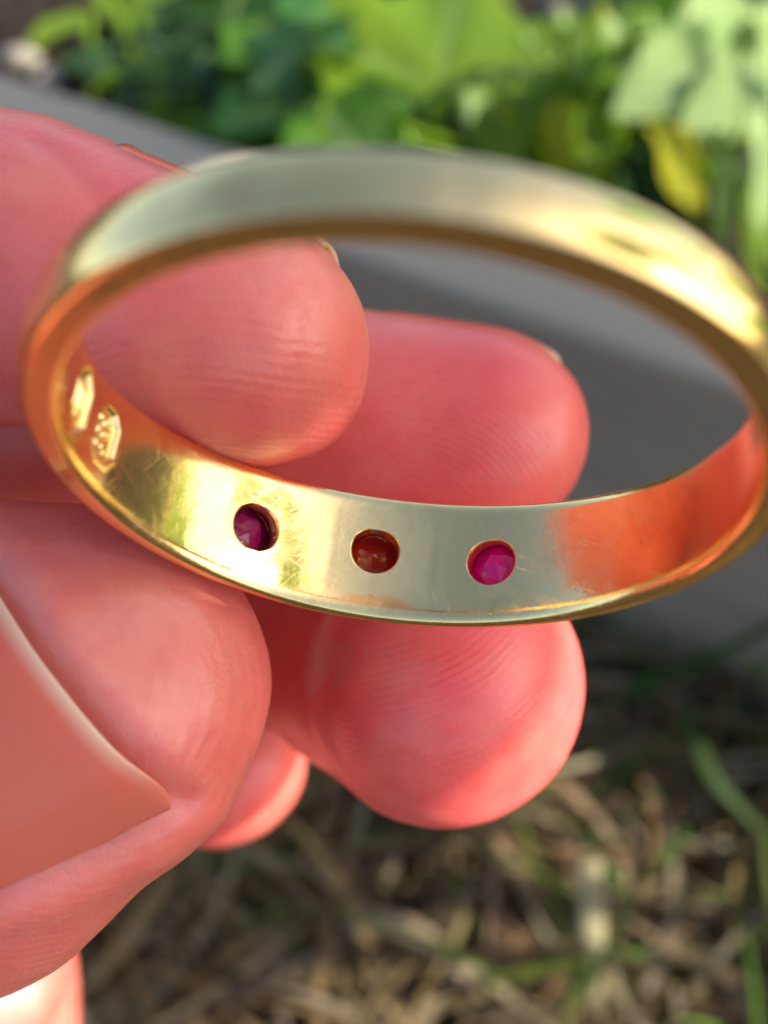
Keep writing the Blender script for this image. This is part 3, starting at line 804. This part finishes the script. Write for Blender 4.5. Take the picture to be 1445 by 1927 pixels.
# ------------------------------------------------------------------ garden plants behind the board
def leaf_mesh(kind, nx=14, ny=22, cup=.25, wave=.06, seed=0, droop=.3):
    """unit leaf: base at the origin, tip towards +y, normal +z"""
    Vv, ve = [], []
    rnd = random.Random(seed); ph = rnd.uniform(0, 6)
    if kind == 'lobed':                    # palmate, veins fan out from the base
        NR_, NA = 14, 61
        Vv.append((0, 0, 0)); ve.append(1.0)
        for i in range(1, NR_ + 1):
            for k in range(NA):
                a = -2.45 + 4.9 * k / (NA - 1)
                lob = .80 + .20 * math.cos(a * 5 / 1.0) * (1 - abs(a) / 4); lob += .03 * math.sin(a * 23 + ph)
                r = lob * (.62 + .38 * math.cos(a * .45)) * i / NR_
                x = r * math.sin(a) ; y = r * math.cos(a)
                fan = math.cos(a * 5)
                z = cup * r * r * .5 - droop * max(0, y) ** 2 * .5 + .05 * r * fan * -1 + wave * math.sin(6 * a + ph) * r * r + .03 * math.sin(9 * x + ph) * r
                Vv.append((x, y, z)); ve.append(max(0, 1 - min(abs((a * 5 / (2 * math.pi)) % 1), abs(1 - (a * 5 / (2 * math.pi)) % 1)) * (5 + 16 * i / NR_)))
        Ff = [[0, 1 + k, 2 + k] for k in range(NA - 1)]
        for i in range(NR_ - 1):
            for k in range(NA - 1): a = 1 + i * NA + k; Ff.append([a, a + NA, a + NA + 1, a + 1])
        Ff = [f[::-1] for f in Ff]
        return Vv, Ff, ve
    wmax = {'ovate': .36, 'narrow': .16}[kind]
    for j in range(ny + 1):
        t = j / ny
        w = wmax * (math.sin(math.pi * t ** .75) ** .8 if 0 < t < 1 else .0) + .006
        w *= 1 + .05 * math.sin(t * 40 + ph)
        for i in range(nx + 1):
            s_ = -1 + 2 * i / nx; x = s_ * w
            z = cup * abs(x) * 1.1 - droop * t * t * .5 + wave * math.sin(9 * t + ph + s_) * s_ * w * 2 - .015 * math.cos((t * 8 - abs(s_) * 1.2) * 2 * math.pi) * abs(s_) * w * 3
            Vv.append((x, t, z))
            sv = (t * 8 - abs(s_) * 1.6) % 1
            ve.append(max(0, 1 - abs(s_) * 9, (1 - min(sv, 1 - sv) * 9) * .6))
    Ff = []
    for j in range(ny):
        for i in range(nx): a = j * (nx + 1) + i; Ff.append([a, a + 1, a + nx + 2, a + nx + 1])
    return Vv, Ff, ve
LM = {}
def leaf_data(kind, mat, seed):
    key = (kind, mat, seed)
    if key not in LM:
        Vv, Ff, ve = leaf_mesh(kind, seed=seed, cup=.15 + .25 * ((seed * 7) % 5) / 5, wave=.05 + .03 * (seed % 3), droop=.15 + .2 * ((seed * 3) % 4) / 4)
        me = bpy.data.meshes.new('leaf'); me.from_pydata(Vv, [], Ff); me.polygons.foreach_set('use_smooth', [True] * len(Ff)); fattr(me, 'vein', ve); me.materials.append(M_L[mat]); LM[key] = me
    return LM[key]
M_STEM = M_L['lime']
def petiole(parent, a, b, r=.0011):
    a, b = Vector(a), Vector(b); mid = (a + b) / 2 + Vector((random.uniform(-.006, .006), random.uniform(-.006, .006), .004))
    D = catmull([tuple(a), tuple(mid), tuple(b)], 6); Vv, Ff = [], []; K = 6
    T = np.gradient(D, axis=0); T /= np.linalg.norm(T, axis=1)[:, None] + 1e-9
    for i in range(len(D)):
        s_ = np.cross(T[i], (.3, .1, 1.0)); s_ /= np.linalg.norm(s_) + 1e-9; u_ = np.cross(s_, T[i])
        for k in range(K): an = 2 * math.pi * k / K; Vv.append(D[i] + (s_ * math.cos(an) + u_ * math.sin(an)) * r)
    for i in range(len(D) - 1):
        for k in range(K): k2 = (k + 1) % K; Ff.append([i * K + k, i * K + k2, (i + 1) * K + k2, (i + 1) * K + k])
    o = mesh_obj('stem', Vv, Ff, M_STEM, parent); fattr(o.data, 'vein', [0] * len(Vv))
    return o
def place_leaf(parent, base, tip, width, face, kind, mat, seed):
    """base/tip world points, width in metres, face = direction the upper side looks to"""
    base, tip = Vector(base), Vector(tip); y = tip - base; L = y.length; y.normalize()
    z = Vector(face); z = (z - y * z.dot(y)).normalized(); x = y.cross(z)
    wun = {'ovate': .72, 'narrow': .32, 'lobed': 1.75}[kind]
    o = bpy.data.objects.new('leaf', leaf_data(kind, mat, seed)); COL.objects.link(o)
    sx = width / wun; sz = (sx + L) / 2
    Mx = Matrix(((x.x * sx, y.x * L, z.x * sz, base.x), (x.y * sx, y.y * L, z.y * sz, base.y), (x.z * sx, y.z * L, z.z * sz, base.z), (0, 0, 0, 1)))
    o.parent = parent; o.matrix_local = Matrix.Translation(-parent.location) @ Mx
    return o
def zsoil(px, py): return (on_plane(px, py, BED_Z) - CAM).dot(FWD) / MM
def plant(name, foot_px, z, label, cat, leaves, group=None):
    foot = on_plane(*foot_px, BED_Z)
    r = bpy.data.objects.new(name, None); COL.objects.link(r); r.location = foot; r.empty_display_size = .01
    tag(r, label, cat, group)
    for (bx, by, bz, tx, ty, tz, w, face, kind, mat, seed) in leaves:
        bz = min(bz, zsoil(bx, by) - 8 - random.uniform(0, 14)); tz = min(tz, zsoil(tx, ty) - 8 - random.uniform(0, 14))
        b = at(bx, by, bz); t = at(tx, ty, tz)
        wm = w * (bz + tz) * .5 / F_PX * MM
        place_leaf(r, b, t, wm, face, kind, mat, seed)
        petiole(r, foot + Vector((random.uniform(-.008, .008), random.uniform(-.008, .008), -.004)), b)
    return r
UPF = (0, -.25, .95); CAMF = (0, -.7, .7); RTF = (.5, -.3, .8); LTF = (-.5, -.3, .8)
plant('mallow_plant', (840, 330), 330, 'broad lobed green leaf plant with fanning pale veins behind the plank', 'plant', [
    (822, 158, 255, 880, -110, 285, 560, UPF, 'lobed', 'lime', 1),
    (560, 120, 265, 640, 260, 240, 260, (-.3, -.5, .8), 'lobed', 'green', 2),
    (600, 190, 245, 690, 300, 230, 230, CAMF, 'ovate', 'green', 3),
    (720, 120, 275, 600, 10, 300, 260, (-.2, -.4, .9), 'lobed', 'green', 4),
    (900, 190, 285, 1000, 300, 255, 230, (.2, -.5, .8), 'ovate', 'dark', 5)])
plant('violet_plant', (520, 330), 330, 'low clump of rounded bluish green leaves behind the plank', 'plant', [
    (585, 60, 255, 475, 170, 235, 190, (-.2, -.2, .95), 'lobed', 'blue', 1),
    (640, 30, 265, 520, 40, 255, 190, (0, -.1, 1), 'ovate', 'blue', 2),
    (520, 200, 240, 400, 235, 230, 120, (0, -.4, .9), 'ovate', 'blue', 3),
    (600, 250, 235, 540, 285, 227, 110, CAMF, 'ovate', 'green', 4),
    (690, 190, 245, 760, 270, 233, 170, (.1, -.5, .85), 'lobed', 'green', 5),
    (470, 120, 285, 400, 60, 300, 150, UPF, 'ovate', 'green', 6)])
plant('dandelion_plant', (230, 230), 330, 'clump of narrow yellow green leaves arching over dark soil', 'plant', [
    (170, 30, 330, 40, 75, 315, 60, UPF, 'narrow', 'lime', 1),
    (180, -30, 340, 335, 130, 315, 75, UPF, 'narrow', 'lime', 2),
    (260, -30, 345, 420, 20, 335, 70, UPF, 'narrow', 'lime', 3),
    (240, 150, 320, 110, 105, 318, 90, (-.1, -.2, 1), 'ovate', 'blue', 4),
    (240, 120, 320, 330, 220, 305, 120, CAMF, 'ovate', 'dark', 5),
    (300, 190, 310, 200, 240, 300, 90, CAMF, 'ovate', 'dark', 6)])
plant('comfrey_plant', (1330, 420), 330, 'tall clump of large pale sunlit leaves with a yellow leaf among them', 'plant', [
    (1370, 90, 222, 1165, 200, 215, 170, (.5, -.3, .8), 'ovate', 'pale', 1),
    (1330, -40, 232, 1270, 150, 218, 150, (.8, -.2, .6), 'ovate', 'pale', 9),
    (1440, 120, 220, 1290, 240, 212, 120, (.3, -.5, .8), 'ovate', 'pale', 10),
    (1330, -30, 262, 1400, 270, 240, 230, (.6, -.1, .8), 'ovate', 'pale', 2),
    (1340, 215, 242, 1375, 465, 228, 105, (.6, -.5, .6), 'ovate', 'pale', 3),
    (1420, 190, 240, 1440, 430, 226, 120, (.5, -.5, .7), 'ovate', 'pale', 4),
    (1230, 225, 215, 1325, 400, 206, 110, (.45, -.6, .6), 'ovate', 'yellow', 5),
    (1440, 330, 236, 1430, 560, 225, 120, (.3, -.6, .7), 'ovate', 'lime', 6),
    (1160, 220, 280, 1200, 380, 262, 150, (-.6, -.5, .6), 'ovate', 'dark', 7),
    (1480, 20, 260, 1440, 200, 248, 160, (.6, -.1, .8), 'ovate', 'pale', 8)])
plant('nettle_plant', (1080, 380), 330, 'slim yellow green leaves hanging in front of dark green leaves', 'plant', [
    (1050, 190, 230, 1060, 330, 222, 70, (-.4, -.6, .6), 'ovate', 'yellow', 1),
    (1110, 200, 228, 1115, 370, 220, 95, (.2, -.7, .6), 'ovate', 'lime', 2),
    (1090, 120, 300, 1010, 210, 290, 110, UPF, 'ovate', 'lime', 3),
    (1150, 90, 310, 1200, 30, 325, 110, UPF, 'ovate', 'pale', 4),
    (1170, 120, 300, 1110, 160, 290, 90, UPF, 'ovate', 'green', 5),
    (890, 170, 250, 892, 265, 245, 60, (.5, -.5, .7), 'ovate', 'pale', 6),
    (828, 190, 255, 822, 270, 250, 45, (.3, -.5, .8), 'ovate', 'lime', 7)] +
    [(x, y, 245, x + random.uniform(-14, 14), y + random.uniform(22, 40), 240, random.uniform(22, 36), (.7, -.3, .6), 'ovate', random.choice(('pale', 'pale', 'yellow', 'lime')), 8) for x, y in ((1062, 20), (1135, 12), (1200, 62), (1182, 100), (1085, 105), (945, 200), (1290, 10), (1020, 130), (1230, 30), (1130, 150), (985, 60), (760, 240), (690, 250))])
# under-storey: one more low plant that covers the soil between the others
fill = []
for k in range(120):
    px = random.uniform(60, 1445); py = random.uniform(-60, 330)
    if px < 330 and (py < 130 or random.random() < .5): continue
    if 1020 < px < 1190 and py < 90: continue
    z = zsoil(px, py) - random.uniform(3, 14)
    a = random.uniform(0, 6.28); ln = random.uniform(90, 190)
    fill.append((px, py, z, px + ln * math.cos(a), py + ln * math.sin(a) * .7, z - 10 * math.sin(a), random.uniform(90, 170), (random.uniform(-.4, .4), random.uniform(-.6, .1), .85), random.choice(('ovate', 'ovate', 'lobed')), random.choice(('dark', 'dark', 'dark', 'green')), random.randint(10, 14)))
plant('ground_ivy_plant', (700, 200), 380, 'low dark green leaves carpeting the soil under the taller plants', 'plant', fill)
# pebbles on the bed
M_PEB = mat_soil('pebble', (.25, .21, .17), (.45, .40, .34))
def pebble(px, py, r, label):
    c = on_plane(px, py, BED_Z + r * .35); bm = bmesh.new(); bmesh.ops.create_icosphere(bm, subdivisions=3, radius=r)
    for v in bm.verts:
        k = 1 + .28 * noise.noise(v.co / r * 1.1 + Vector((px, py, 0))); v.co = Vector((v.co.x * 1.2, v.co.y * .95, v.co.z * .7)) * k
    me = bpy.data.meshes.new('pebble'); bm.to_mesh(me); bm.free(); me.polygons.foreach_set('use_smooth', [True] * len(me.polygons)); me.materials.append(M_PEB)
    o = bpy.data.objects.new('pebble', me); COL.objects.link(o); o.location = c
    tag(o, label, 'pebble', 'pebbles on the bed soil')
for (px, py, r, lb) in ((1060, 25, .006, 'pale pebble beside the larger one on the soil behind the broad lobed leaf'), (1125, 20, .0075, 'largest pale pebble on the soil between the lobed leaf and the pale leaves'),
                        (40, 110, .005, 'pale pebble by the narrow arching leaves, farther from the plank'), (90, 150, .004, 'small pebble by the narrow arching leaves, close to the plank')):
    pebble(px, py, r, lb)

# ------------------------------------------------------------------ added tall plant, unseen on the right: leaves placed to shade hand, plank and ground
eh = Vector((0, 0, 1)).cross(SUN).normalized(); ev = SUN.cross(eh)
def sp(h, v, t): return CAM + (eh * h + ev * v + SUN * t) * MM
foot = b0 - bd * .26 + bn * .05; foot.z = BED_Z
tall = bpy.data.objects.new('added_shade_plant', None); COL.objects.link(tall); tall.location = foot; tall.empty_display_size = .02
tag(tall, 'added tall plant out of view, broad green leaves placed to shade the hand, plank and ground', 'plant')
for (b_, t_, w, kind, seed) in (((47, -37, 205), (41, 45, 200), 44, 'ovate', 20), ((-4, 52, 235), (-3, -66, 228), 50, 'ovate', 21), ((75, -27, 180), (-30, -25, 176), 15, 'ovate', 22), ((80, -3, 218), (-40, -5, 212), 27, 'ovate', 23),
                               ((60, 10, 250), (10, 70, 250), 60, 'ovate', 24), ((90, -40, 240), (60, 40, 250), 50, 'ovate', 25), ((110, -60, 210), (60, -20, 205), 44, 'ovate', 20),
                               ((190, -145, 190), (120, -92, 180), 46, 'ovate', 21), ((215, -98, 200), (140, -62, 190), 50, 'ovate', 22), ((270, -50, 190), (170, -30, 180), 60, 'ovate', 23), ((200, -15, 210), (270, -5, 205), 55, 'ovate', 24),
                               ((130, -150, 170), (30, -118, 165), 46, 'ovate', 23), ((120, -250, 140), (40, -190, 140), 55, 'ovate', 25)):
    place_leaf(tall, sp(*b_), sp(*t_), w * MM, SUN + Vector((random.uniform(-.2, .2), random.uniform(-.2, .2), .2)), kind, 'green', seed)
    petiole(tall, foot, sp(*b_), .0016)
